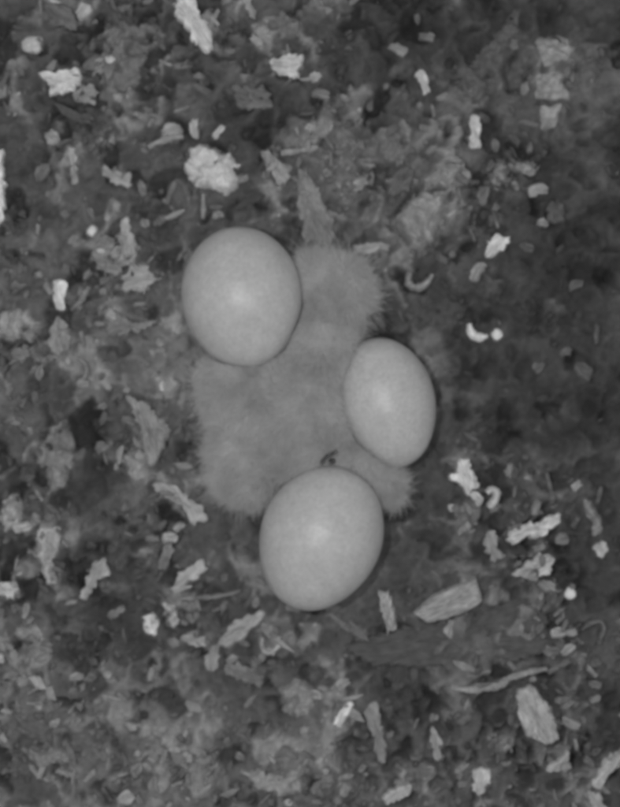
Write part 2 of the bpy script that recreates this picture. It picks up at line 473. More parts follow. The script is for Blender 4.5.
# ------------------------------------------------------------------ the downy chick
def build_chick():
    # (px, py, z mm, rx, ry, rz in px, turn)
    blobs = [
        (270, 432, 9, 58, 68, 46, -20),      # body
        (243, 395, 11, 38, 54, 40, 0),
        (250, 466, 7, 42, 38, 32, 0),        # rump
        (298, 398, 13, 46, 56, 44, 25),      # shoulders
        (318, 350, 14, 36, 48, 38, 12),      # neck
        (339, 296, 12, 34, 35, 36, 0),       # head
        (318, 285, 12, 24, 34, 32, 0),       # cheek down beside the upper egg
        (300, 453, 12, 46, 30, 32, -15),      # flank down over the lower egg
        (355, 460, 11, 44, 22, 30, -20),      # wing reaching between the two lower eggs
        (334, 430, 14, 20, 24, 26, -15),     # shoulder down pressed against the narrow egg
        (390, 482, 6, 16, 23, 22, 15),       # wing tip
    ]
    bm = bmesh.new()
    for x, y, z, rx, ry, rz, turn in blobs:
        wx, wy = W(x, y, z * 0.001)
        g = -0.0025
        mtx = Matrix.Translation((wx, wy, g + z * 0.001)) @ Matrix.Rotation(math.radians(turn), 4, 'Z') @ Matrix.Diagonal((rx * S, ry * S, rz * S, 1))
        bmesh.ops.create_icosphere(bm, subdivisions=3, radius=1, matrix=mtx)
    me = bpy.data.meshes.new('tmp'); bm.to_mesh(me); bm.free()
    tmp = bpy.data.objects.new('tmp', me); COL.objects.link(tmp)
    md = tmp.modifiers.new('r', 'REMESH'); md.mode = 'VOXEL'; md.voxel_size = 0.0011
    sm = tmp.modifiers.new('s', 'SMOOTH'); sm.factor = 0.6; sm.iterations = 14
    dg = bpy.context.evaluated_depsgraph_get()
    me2 = bpy.data.meshes.new_from_object(tmp.evaluated_get(dg))
    bpy.data.objects.remove(tmp)
    for v in me2.vertices:
        p = v.co.copy()
        n = mnoise.fractal(p * 220, 0.8, 2.0, 3)
        p += v.normal * (n * 0.0012 + 0.0022 * mnoise.noise(p * 75))
        p, _ = push_out_of_eggs(p, 0.995)
        v.co = p
    me2.polygons.foreach_set('use_smooth', [True] * len(me2.polygons))
    me2.materials.clear(); me2.materials.append(M_DOWN)
    base = Vector((*W(285, 410), -0.004))
    root = bpy.data.objects.new('chick', None); COL.objects.link(root); root.location = base
    root.empty_display_size = 0.01
    tag(root, 'fluffy grey downy chick lying among the three eggs', 'chick')
    body = bpy.data.objects.new('body', me2); COL.objects.link(body)
    me2.transform(Matrix.Translation(-base)); body.parent = root
    body.color = (0.63,) * 3 + (1,)
    # down: soft fibres standing off the body
    g = np.random.default_rng(3)
    me2.calc_loop_triangles()
    nv = len(me2.vertices)
    co = np.empty(nv * 3); me2.vertices.foreach_get('co', co); co = co.reshape(-1, 3)
    no = np.empty(nv * 3); me2.vertices.foreach_get('normal', no); no = no.reshape(-1, 3)
    nt_ = len(me2.loop_triangles); tri = np.empty(nt_ * 3, dtype=np.int32); me2.loop_triangles.foreach_get('vertices', tri); tri = tri.reshape(-1, 3)
    ar = np.linalg.norm(np.cross(co[tri[:, 1]] - co[tri[:, 0]], co[tri[:, 2]] - co[tri[:, 0]]), axis=1)
    n = 170000
    pick = g.choice(nt_, n, p=ar / ar.sum())
    u = g.random((n, 2)); fl = u.sum(1) > 1; u[fl] = 1 - u[fl]
    w = np.stack([1 - u.sum(1), u[:, 0], u[:, 1]], -1)
    P = (co[tri[pick]] * w[..., None]).sum(1); N = (no[tri[pick]] * w[..., None]).sum(1)
    up = N[:, 2] > -0.3
    P, N = P[up], N[up]; n = len(P)
    Pw = P + np.array(base)
    # down lies from the head towards the rump, with unruly tufts
    flow = np.stack([np.full(n, -0.55), np.full(n, -0.8), np.zeros(n)], -1)
    sw = np.stack([fbm(Pw[:, 0] / S, Pw[:, 1] / S, 22, 2, 71) - 0.5, fbm(Pw[:, 0] / S, Pw[:, 1] / S, 22, 2, 81) - 0.5, np.zeros(n)], -1)
    D = N * 0.75 + flow * 0.35 + sw * 1.5 + g.normal(0, 0.3, (n, 3))
    D /= np.linalg.norm(D, axis=1)[:, None]
    edge = np.clip(1.0 - N[:, 2], 0, 1) ** 1.5        # rim down is longer and looser
    Ln = g.uniform(0.0012, 0.0034, n) * (1 + edge * g.uniform(0, 1.5, n) ** 2) + np.where(g.random(n) < 0.03, g.uniform(0, 0.004, n), 0)
    D = D + edge[:, None] * g.normal(0, 0.6, (n, 3)); D /= np.linalg.norm(D, axis=1)[:, None]
    side = np.cross(D, g.normal(size=(n, 3))); side /= np.linalg.norm(side, axis=1)[:, None]
    wd = 0.000045
    bend = g.normal(0, 0.35, (n, 3)); bend[:, 2] -= 0.25
    A = P - D * 0.0003
    B = P + D * (Ln * 0.55)[:, None]
    C = P + (D + bend * 0.55) / np.linalg.norm(D + bend * 0.55, axis=1)[:, None] * Ln[:, None]
    ok = np.ones(n, bool)
    for c, half, r, a in EGG_W:      # no fibre grows through a shell
        for Q in (B, C):
            q = Q + np.array(base) - np.array(c)
            qx = q[:, 0] * math.cos(a) + q[:, 1] * math.sin(a); qy = -q[:, 0] * math.sin(a) + q[:, 1] * math.cos(a)
            ok &= (qx / r) ** 2 + (qy / half) ** 2 + (q[:, 2] / r) ** 2 > 1.0
    A, B, C, side = A[ok], B[ok], C[ok], side[ok]; n = len(A)
    V = np.stack([A - side * wd, A + side * wd, B + side * wd * 0.8, B - side * wd * 0.8, C], 1).reshape(-1, 3)
    k = (np.arange(n) * 5)[:, None]
    F3 = np.concatenate([k + np.array([[0, 1, 2]]), k + np.array([[0, 2, 3]]), k + np.array([[3, 2, 4]])])
    dn = fast_mesh('down', V, F3, M_DOWN)
    dn.parent = root; dn.color = (0.76,) * 3 + (1,); dn['kind'] = 'stuff'
    # beak: short hooked tip showing at the head's lower right
    bx, by = W(377, 323, 0.010)
    vs, fs = [], []
    path = [((371, 315), 0.0125, 2.3), ((378, 319), 0.0135, 2.0), ((383, 326), 0.0125, 1.3), ((384, 333), 0.0100, 0.35)]
    for (p, z, r) in path:
        x, y = W(p[0], p[1], z)
        for q in range(8):
            a = q * math.pi / 4
            vs.append((x + math.cos(a) * r * 0.0009 * 0.8 - base.x, y + math.cos(a) * r * 0.0009 * 0.5 - base.y, z + math.sin(a) * r * 0.0009 - base.z))
    for i in range(3):
        for q in range(8):
            fs.append((i * 8 + q, i * 8 + (q + 1) % 8, i * 8 + 8 + (q + 1) % 8, i * 8 + 8 + q))
    fs.append(tuple(range(7, -1, -1))); fs.append(tuple(range(24, 32)))
    bk = link_mesh('beak', vs, fs, M_BEAK, root); bk.color = (alb(74),) * 3 + (1,)
    return root, [Vector(q) + base for q in co]
chick, CHICK_PTS = build_chick()

# ------------------------------------------------------------------ litter pieces
def fit_plane(pts):
    """least-squares plane of the litter under some world xy points: returns z0, slopes"""
    A = np.array([[1, x, y] for x, y in pts]); b = np.array([ground(x, y) for x, y in pts])
    s, *_ = np.linalg.lstsq(A, b, rcond=None)
    return s
def long_axis(P):
    q = P - P.mean(0); u, s, vt = np.linalg.svd(q, full_matrices=False)
    return math.atan2(vt[0, 1], vt[0, 0])

def finish(o, c, ang, b, label, cat, group, slope=(0, 0)):
    o.location = c
    n = Vector((-slope[0], -slope[1], 1)).normalized()
    q = Vector((0, 0, 1)).rotation_difference(n)
    o.rotation_euler = (q.to_matrix() @ Matrix.Rotation(ang, 3, 'Z')).to_euler()
    o.color = (alb(b),) * 3 + (1,)
    tag(o, label, cat, group)
    return o

def slab(name, poly, b, label, cat='wood chip', thick=0.0016, lift=0.0011, tilt=0.10, mat=None, group='wood chips on the litter', dome=0.5, rough=0.075):
    """an irregular flat piece: outline in photo px, broken edges, bevelled rim, uneven face"""
    P0 = np.array([W(x, y, 0.003) for x, y in poly])
    if ((P0[:, 0] * np.roll(P0[:, 1], -1)) - (np.roll(P0[:, 0], -1) * P0[:, 1])).sum() < 0: P0 = P0[::-1]
    size = np.sqrt(np.ptp(P0[:, 0]) * np.ptp(P0[:, 1]))
    ring = []
    nP = len(P0)
    for i in range(nP):
        a, c = P0[i], P0[(i + 1) % nP]; Ls = np.linalg.norm(c - a)
        k = max(2, int(Ls / 0.0008))
        nrm = np.array([c[1] - a[1], a[0] - c[0]]) / max(Ls, 1e-9)
        for j in range(k):
            t = j / k
            ring.append(a + (c - a) * t + nrm * random.gauss(0, 1) * min(rough * 0.006, size * 0.05))
    ring = np.array(ring)
    for _ in range(1): ring = ring * 0.8 + 0.1 * (np.roll(ring, 1, 0) + np.roll(ring, -1, 0))
    cen = ring.mean(0)
    sd0 = random.random() * 80; amp = min(0.0011, size * 0.16) * rough * 10
    for i in range(len(ring)):
        q = Vector((ring[i][0] * 330, ring[i][1] * 330, sd0)); dr = ring[i] - cen; dl = np.linalg.norm(dr)
        ring[i] = cen + dr * (1 + amp / max(dl, 1e-5) * (mnoise.noise(q) + 0.6 * mnoise.noise(q * 2.7)))
    s = fit_plane(list(ring) + [cen])
    tx, ty = random.gauss(0, tilt), random.gauss(0, tilt)
    ang = long_axis(ring)
    R = np.array([[math.cos(-ang), -math.sin(-ang)], [math.sin(-ang), math.cos(-ang)]])
    L = (ring - cen) @ R.T
    m = len(L); seed = Vector((random.random() * 50, random.random() * 50, 0))
    def nz(p, z): return z + (dome * thick + 0.0003) * (mnoise.noise(Vector((p[0] * 200, p[1] * 420, 0)) + seed) + 0.6 * mnoise.noise(Vector((p[0] * 500, p[1] * 1100, 0)) + seed)) if z > -thick * 0.3 else z
    verts, rings = [], [(1.0, -thick * 0.5), (1.02, 0.0), (0.96, thick * 0.45), (0.82, thick * 0.56), (0.6, thick * 0.62), (0.36, thick * 0.6), (0.16, thick * 0.64)]
    for sc, z in rings:
        for p in L: verts.append((p[0] * sc, p[1] * sc, nz(p * sc, z)))
    verts.append((0, 0, nz((0, 0), thick * 0.62))); verts.append((0, 0, -thick * 0.5))
    faces = []
    for r in range(len(rings) - 1):
        for i in range(m):
            a = r * m + i; c = r * m + (i + 1) % m
            faces.append((a, c, c + m, a + m))
    top = (len(rings) - 1) * m
    for i in range(m):
        faces.append((top + i, top + (i + 1) % m, len(verts) - 2))
        faces.append(((i + 1) % m, i, len(verts) - 1))
    o = link_mesh(name, verts, faces, mat or M_WOOD, smooth=False)
    z = s[0] + s[1] * cen[0] + s[2] * cen[1] + lift + thick * 0.35 + 0.25 * size * (abs(tx) + abs(ty)) * 0.5
    return finish(o, (cen[0], cen[1], z), ang, b, label, cat, group, (s[1] * 0.7 + tx, s[2] * 0.7 + ty))

def box_poly(x, y, L, w, ang):
    """a broken splinter or block outline from centre, length, width and angle (degrees, anticlockwise)"""
    a = math.radians(ang); out = []
    t1, t2 = random.uniform(0.55, 1.05), random.uniform(0.7, 1.1); sk = random.uniform(-0.25, 0.25)
    pts = [(-1, -t1), (-0.35, -1.0), (0.45, -0.95), (1, -t2 * 0.9), (random.uniform(0.8, 1.1), t2 * random.uniform(0.2, 0.9)), (0.3, random.uniform(0.8, 1.1)), (-0.5, random.uniform(0.7, 1.1)), (-1.05, t1 * random.uniform(0.1, 0.8))]
    if random.random() < 0.5: pts = [(-u, v) for u, v in pts][::-1]
    for u, v in pts:
        u = (u + sk * v * w / L + random.uniform(-0.08, 0.08)) * L * 0.53; v = (v + random.uniform(-0.14, 0.14)) * w * 0.53
        out.append((x + u * math.cos(a) - v * math.sin(a), y - (u * math.sin(a) + v * math.cos(a))))
    return out

def strip(name, path, width, b, label, cat='wood shaving', height=0.0012, lift=0.0005, arch=0.0, mat=None, group='wood shavings on the litter', taper=0.6):
    """a sweep along a photo-px path: splinters, curled shavings, strands"""
    P = np.array([W(x, y, 0.003) for x, y in path])
    # smooth resample
    d = np.r_[0, np.cumsum(np.linalg.norm(np.diff(P, axis=0), axis=1))]
    n = max(12, int(d[-1] / 0.0006)); t = np.linspace(0, d[-1], n)
    Q = np.stack([np.interp(t, d, P[:, 0]), np.interp(t, d, P[:, 1])], -1)
    for _ in range(4): Q[1:-1] = 0.5 * Q[1:-1] + 0.25 * (Q[:-2] + Q[2:])
    T = np.gradient(Q, axis=0); T /= np.linalg.norm(T, axis=1)[:, None]; Nn = np.stack([-T[:, 1], T[:, 0]], -1)
    gz = np.array([ground(*q) for q in Q])
    for _ in range(6): gz[1:-1] = 0.5 * gz[1:-1] + 0.25 * (gz[:-2] + gz[2:])
    gz = np.maximum(0.5 * gz + 0.5 * np.linspace(gz[0], gz[-1], n), gz) + 0.0014
    cen = Q.mean(0); zc = gz.mean()
    verts = []; w = width * S
    for i in range(n):
        u = i / (n - 1)
        ww = w * (taper + (1 - taper) * math.sin(math.pi * min(max(u, 0.04), 0.96)) ** 0.5) * (0.92 + 0.45 * mnoise.noise(Vector((Q[i][0] * 420, Q[i][1] * 420, 5)))) * random.uniform(0.85, 1.12)
        hh = height * random.uniform(0.9, 1.1)
        z = gz[i] - zc + lift + arch * math.sin(math.pi * u)
        for (a, c) in ((-0.5, -0.1), (-0.48, 0.55), (-0.2, 1.0), (0.2, 0.95), (0.48, 0.5), (0.5, -0.1), (0, -0.3)):
            p = Q[i] + Nn[i] * a * ww - cen
            verts.append((p[0], p[1], z + c * hh))
    faces = []
    for i in range(n - 1):
        for q in range(7):
            faces.append((i * 7 + q, i * 7 + (q + 1) % 7, i * 7 + 7 + (q + 1) % 7, i * 7 + 7 + q))
    faces.append(tuple(range(6, -1, -1))); faces.append(tuple(range((n - 1) * 7, n * 7)))
    o = link_mesh(name, verts, faces, mat or M_WOOD, smooth=False)
    bm = bmesh.new(); bm.from_mesh(o.data); bmesh.ops.recalc_face_normals(bm, faces=bm.faces[:]); bm.to_mesh(o.data); bm.free()
    return finish(o, (cen[0], cen[1], zc), 0, b, label, cat, group)

def inside(p, poly):
    c = False; n = len(poly)
    for i in range(n):
        (x1, y1), (x2, y2) = poly[i], poly[i - 1]
        if (y1 > p[1]) != (y2 > p[1]) and p[0] < (x2 - x1) * (p[1] - y1) / (y2 - y1) + x1: c = not c
    return c

def clump(name, poly, b, label, cat='clump', grain=5.0, height=11.0, mat=None, group='crumbly clumps on the litter', soft=0.0022):
    """a ragged lump of stuck-together litter filling a photo-px outline: cracked, higher in the middle, torn rim"""
    P = np.array([W(x, y, 0.003) for x, y in poly])
    c0 = P.mean(0); z0 = ground(*c0); st = 0.00045; pad = 0.002
    xs = np.arange(P[:, 0].min() - pad, P[:, 0].max() + pad, st); ys = np.arange(P[:, 1].min() - pad, P[:, 1].max() + pad, st)
    seed = Vector((0, 0, random.random() * 60)); fr = 1.0 / (grain * S * 2.0); rag = min(0.0011, 0.075 * math.sqrt(np.ptp(P[:, 0]) * np.ptp(P[:, 1])))
    idm = {}; verts = []; faces = []
    pl = [tuple(p) for p in P]
    GXX, GYY = np.meshgrid(xs, ys); DM = np.full(GXX.shape, 1e9); IN = np.zeros(GXX.shape, bool)
    for k in range(len(P)):
        a_, b_ = P[k - 1], P[k]; ab = b_ - a_
        t = np.clip(((GXX - a_[0]) * ab[0] + (GYY - a_[1]) * ab[1]) / (ab @ ab), 0, 1)
        DM = np.minimum(DM, np.hypot(GXX - a_[0] - ab[0] * t, GYY - a_[1] - ab[1] * t))
        if abs(ab[1]) > 1e-12:
            IN ^= ((a_[1] > GYY) != (b_[1] > GYY)) & (GXX < ab[0] * (GYY - a_[1]) / ab[1] + a_[0])
    DM = np.where(IN, DM, -DM)
    for j, y in enumerate(ys):
        for i, x in enumerate(xs):
            d = float(DM[j, i])
            if d < -0.003: continue
            v = Vector((x, y, 0))
            d += rag * (mnoise.noise(v * 330 + seed) + 0.7 * mnoise.noise(v * 800 + seed))
            if d < -0.0006: continue
            f = mnoise.voronoi(v * fr + seed + 0.25 * mnoise.noise_vector(v * fr * 2))[0]
            crack = min(1.0, (f[1] - f[0]) * 2.2)
            rise = min(1.0, max(0.0, d / soft)) ** 0.6
            cell = 0.5 + 0.5 * math.sin(f[0] * 5 + x * 900 + y * 700)
            z = ground(x, y) - 0.0007 + rise * height * S * 0.55 * (0.45 + 0.3 * crack + 0.25 * cell) + 0.0007 * mnoise.noise(v * 1100 + seed) + rise * 0.0022
            idm[(i, j)] = len(verts); verts.append((x - c0[0], y - c0[1], z - z0))
    for (i, j), k in idm.items():
        q = [idm.get((i + 1, j)), idm.get((i + 1, j + 1)), idm.get((i, j + 1))]
        if None not in q: faces.append((k, *q))
    o = link_mesh(name, verts, faces, mat or M_CLUMP, smooth=True)
    return finish(o, (c0[0], c0[1], z0), 0, b * 1.12, label, cat, group)

def crumb(name, x, y, L, w, ang, b, label, cat='crumb', mat=None, group='single crumbs on the litter', high=0.7, knob=0.34):
    """one solid irregular lump"""
    v, f = ICO3
    wx, wy = W(x, y, 0.003); sd = Vector((random.random() * 90, 3, 0))
    verts = []
    for q in v:
        q = Vector(q); d = 1 + knob * mnoise.noise(q * (1.1 if knob < 0.5 else 2.0) + sd) + 0.35 * knob * mnoise.noise(q * 3.4 + sd)
        verts.append((q.x * d * L * S / 2, q.y * d * w * S / 2, q.z * d * min(L, w) * S / 2 * high))
    o = link_mesh(name, verts, [tuple(int(i) for i in t) for t in f], mat or M_CLUMP)
    return finish(o, (wx, wy, ground(wx, wy) + min(L, w) * S * 0.5 * high * 0.6), math.radians(ang), b, label, cat, group)

# ------------------------------------------------------------------ the pieces lying in the litter, one by one (photo px)
CH, SH, FL = 'wood_chip', 'wood_shaving', 'wood_flake'
# --- large soft pieces first
clump('dust_clump', [(103,28),(125,17),(145,25),(149,45),(143,70),(128,95),(115,105),(108,85),(112,60)], 94, 'large soft grey dusty clump near the top left corner, round upper end', grain=9, height=8, soft=0.004)
clump('dust_clump', [(525,3),(518,40),(505,80),(478,110),(462,95),(466,65),(492,35),(512,8)], 80, 'dim tapering dusty clump slanting down to the upright pale chip, top right', grain=9, height=7, soft=0.005)
slab(CH, [(298,165),(308,172),(322,195),(337,235),(327,250),(306,242),(298,205)], 112, 'broad grey wedge just above the gap between upper egg and chick\'s head', tilt=0.05, thick=0.002)
slab('bark_piece', [(345,648),(400,630),(470,618),(520,598),(545,618),(548,650),(505,664),(430,669),(370,664)], 74, 'broad smooth dark flat piece below the big angular wedge chip', cat='bark', group='bark pieces', thick=0.0014, lift=0.0002, tilt=0.01, dome=0.3)
slab(CH, [(127,395),(145,402),(172,432),(166,446),(150,470),(143,455),(138,430)], 118, 'grey wedge left of the chick\'s body, narrow end down', thick=0.003, tilt=0.05)

# --- crumbly clumps
clump('pale_clump', [(187,148),(205,142),(225,150),(238,165),(238,185),(225,196),(213,190),(196,188),(185,178),(184,165)], 138, 'largest pale crumbly clump, directly above the upper egg', height=16)
clump('pale_clump', [(422,190),(445,192),(446,220),(440,245),(420,250),(405,235),(400,205)], 110, 'tall dull grey clump up and right of the chick\'s head', height=14)
clump('pale_clump', [(425,178),(440,165),(460,162),(462,172),(445,185),(425,190)], 108, 'slanting grey clump joined to the top of the tall dull clump', height=9)
clump('pale_clump', [(536,36),(568,32),(574,48),(565,62),(545,66),(537,52)], 116, 'topmost of three ragged clumps stacked in the top right corner', grain=4.2)
clump('pale_clump', [(535,76),(560,70),(572,98),(560,100),(535,98)], 112, 'middle of three ragged clumps stacked in the top right corner', grain=4.2)
clump('pale_clump', [(539,103),(562,103),(560,124),(544,127)], 118, 'lowest of three ragged clumps stacked in the top right corner', grain=4.2)
clump('pale_clump', [(275,20),(290,14),(302,28),(296,40),(280,40)], 92, 'dim soft clump at the top edge, above the torn pale flake', grain=5)
clump('pale_clump', [(45,428),(65,420),(72,450),(66,490),(48,495),(40,460)], 100, 'tall dull clump at the left, level with the chick\'s rump')
clump('pale_clump', [(33,530),(45,528),(60,525),(60,545),(55,560),(56,582),(48,582),(38,562)], 120, 'long upright ragged clump at the left, below the dull clump', grain=4)
clump('pale_clump', [(140,618),(152,612),(158,625),(154,638),(143,637)], 150, 'brightest small clump at lower left, beside the dark hollow', grain=3.6)
clump('pale_clump', [(162,604),(174,606),(178,625),(172,634),(163,630)], 132, 'grey clump touching the right side of the bright lower left clump', grain=3.6)
clump('pale_clump', [(135,725),(160,718),(185,728),(180,750),(150,752),(134,742)], 104, 'low pale dusty clump at the bottom, left of centre', grain=4.5, height=8)
clump('pale_clump', [(278,690),(295,680),(314,690),(316,708),(298,722),(280,715)], 106, 'rounded pale clump below the lowest egg, near the bright little stick', grain=4.5)
clump('pale_clump', [(486,172),(505,165),(512,178),(500,190),(488,186)], 108, 'grey clump under the upright pale chip at the upper right', grain=4)
clump('pale_clump', [(508,160),(530,157),(536,166),(520,172),(508,170)], 104, 'low grey clump right of the one under the upright chip', grain=3.6)
clump('pale_clump', [(583,497),(596,503),(604,520),(604,536),(594,538),(590,520)], 108, 'dull slanting clump near the right edge, above a pale chip', grain=3.8)
clump('pale_clump', [(122,455),(135,448),(146,462),(148,478),(134,482),(128,470)], 110, 'small ringed clump at the narrow foot of the left grey wedge', grain=3.2)
clump('pale_clump', [(14,630),(34,620),(48,640),(52,668),(40,676),(24,660)], 104, 'wide dull clump at the left edge near the bottom', grain=4.2, height=7)
clump('pale_clump', [(20,750),(50,745),(64,752),(60,766),(35,768)], 100, 'low dull clump in the bottom left corner', grain=4, height=7)
clump('pale_clump', [(240,772),(262,768),(280,775),(300,765),(310,790),(285,798),(258,790)], 108, 'wide broken pale clump at the bottom edge, left of centre', grain=4, height=8)
clump('pale_clump', [(0,500),(12,492),(22,505),(20,528),(4,532),(-4,520)], 118, 'pale clump cut by the left edge, level with the lowest egg', grain=4.2)
clump('pale_clump', [(150,372),(176,370),(184,384),(172,396),(154,392)], 112, 'grey clump with a bright fleck left of the chick\'s back', grain=3.6, height=8)
clump('pale_clump', [(345,140),(400,135),(420,150),(395,165),(355,165)], 90, 'wide low dim clump at the upper middle, above the small bright flake', grain=5, height=7)

# --- chips with a clear outline
slab(FL, [(37,73),(80,70),(82,80),(77,90),(65,97),(50,95),(48,85)], 162, 'wide bright flake at the top left, flat upper edge', thick=0.003, tilt=0.05)
slab(FL, [(80,84),(95,84),(100,92),(93,104),(78,102),(72,96)], 118, 'duller flake tucked against the right end of the wide bright flake', tilt=0.05)
slab(CH, [(178,-4),(194,-4),(200,15),(212,35),(214,50),(207,54),(195,46),(187,32),(176,16)], 160, 'long bright slab slanting down from the top edge', thick=0.003)
slab(CH, [(240,-3),(250,-3),(258,20),(253,21),(245,12)], 126, 'narrow grey chip at the top edge, right of the long bright slab')
slab(FL, [(268,62),(285,57),(304,59),(303,68),(297,72),(300,80),(288,80),(275,72)], 152, 'torn bright flake with a notch, below the dim top clump', thick=0.0024)
slab(FL, [(232,84),(262,85),(275,105),(255,110),(240,107)], 94, 'dim triangular flake left of and below the torn bright flake')
slab(CH, [(-8,148),(5,152),(5,175),(9,200),(5,222),(-8,232)], 235, 'very bright white piece cut by the left edge, level with the pale clump', thick=0.004, mat=M_PALE)
slab(CH, [(67,147),(74,150),(79,183),(72,184)], 130, 'narrow upright chip at the upper left, right of a dull fleck')
slab(FL, [(97,165),(103,163),(112,172),(128,170),(131,184),(120,185),(108,180)], 128, 'bent flake shaped like a boot, left of the largest pale clump')
slab(CH, [(121,218),(127,216),(135,240),(136,258),(125,266),(116,262),(118,240)], 130, 'tall tapering chip standing point up, left of the upper egg', thick=0.002)
slab(FL, [(130,262),(145,265),(158,280),(142,292),(125,290),(120,278)], 130, 'angular grey flake at the foot of the tall tapering chip', thick=0.002)
slab(CH, [(260,152),(268,150),(288,170),(289,184),(281,186),(272,176)], 124, 'smooth oval chip slanting down, above and right of the upper egg')
slab(FL, [(354,243),(368,240),(384,240),(376,250),(364,253),(355,249)], 142, 'small bright flake right above the chick\'s head')
slab(FL, [(487,240),(497,234),(510,237),(512,241),(500,250),(490,258),(485,255)], 160, 'bright leaf-shaped flake alone on dark ground, upper right', tilt=0.2)
slab(CH, [(470,116),(480,115),(481,147),(471,148)], 160, 'upright bright chip at upper right, just under the dim dusty clump', thick=0.003)
slab(CH, [(55,315),(64,318),(68,345),(60,358),(50,352),(48,335)], 118, 'grey chip below the bright upright sliver at the left')
slab(FL, [(104,335),(116,338),(150,327),(158,320),(130,321),(112,310),(106,320)], 110, 'long dull forked flake left of the upper egg\'s lower half')
slab(FL, [(152,485),(165,482),(185,495),(205,510),(208,520),(195,525),(185,510),(165,498)], 128, 'long flake slanting down towards the lowest egg from the left')
slab(CH, [(172,584),(185,568),(203,562),(206,570),(192,582),(176,592)], 134, 'short slanting chip left of the lowest egg')
slab(CH, [(458,462),(468,456),(475,475),(478,488),(468,495),(462,488),(450,477),(456,470)], 164, 'bright jagged chunk right of the narrowest egg\'s lower end', thick=0.0034)
slab(CH, [(535,525),(548,517),(561,512),(564,523),(550,530),(546,537),(525,537),(512,545),(505,540),(520,525)], 156, 'long bright knobbly chip at the right, raised end to the right', thick=0.003)
slab(CH, [(485,530),(495,528),(500,550),(505,555),(495,562),(484,550)], 118, 'rough grey chip left of the long bright knobbly chip')
slab(CH, [(512,573),(540,553),(555,558),(552,570),(535,580),(513,577)], 138, 'blunt oblong chip right of and above the big angular wedge', thick=0.0024)
slab(CH, [(95,560),(105,557),(110,575),(100,577),(85,603),(79,600),(85,580)], 126, 'hooked grey chip at lower left, above the dark hollow')
slab(CH, [(215,647),(235,622),(262,612),(265,618),(245,638),(228,650)], 128, 'long bar-shaped chip slanting up to the lowest egg\'s bottom', thick=0.0024)
slab(CH, [(413,612),(433,594),(475,576),(479,592),(482,600),(468,610),(445,618),(427,622)], 124, 'largest angular wedge chip, right of the lowest egg', thick=0.004, lift=0.002, tilt=0.05, rough=0.02, dome=0.3)
slab(CH, [(379,589),(389,589),(396,615),(397,632),(387,633),(381,612)], 132, 'upright chip between the lowest egg and the large wedge chip', thick=0.003)
slab(CH, [(368,703),(378,700),(381,725),(388,750),(384,763),(378,758),(372,730),(366,722)], 112, 'long dull bent chip below the lowest egg, near the bottom')
slab(CH, [(382,797),(395,786),(412,782),(412,790),(400,800),(385,803)], 138, 'pale slanting chip at the bottom edge, right of centre', thick=0.0024)
slab(FL, [(515,690),(530,683),(545,700),(556,722),(558,738),(548,742),(525,735),(518,715)], 130, 'broad curved wedge flake beneath the pale strand at lower right', thick=0.0026, tilt=0.16, rough=0.035)
slab(FL, [(545,765),(560,755),(568,748),(569,768),(548,770)], 132, 'triangular flake below the broad curved wedge flake')
slab(CH, [(624,750),(607,757),(598,772),(592,785),(600,790),(612,770),(624,766)], 140, 'bent pale chip cut by the right edge near the bottom', thick=0.0024)
slab(CH, [(585,790),(598,795),(608,810),(595,813)], 130, 'pale chip in the bottom right corner')

slab('white_sliver', [(55,281),(63,280),(65,299),(61,311),(56,301)], 222, 'very bright upright sliver at the left, level with the upper egg', cat='sliver', mat=M_PALE, thick=0.003, tilt=0.03, rough=0.02, lift=0.002, group='bright bits')
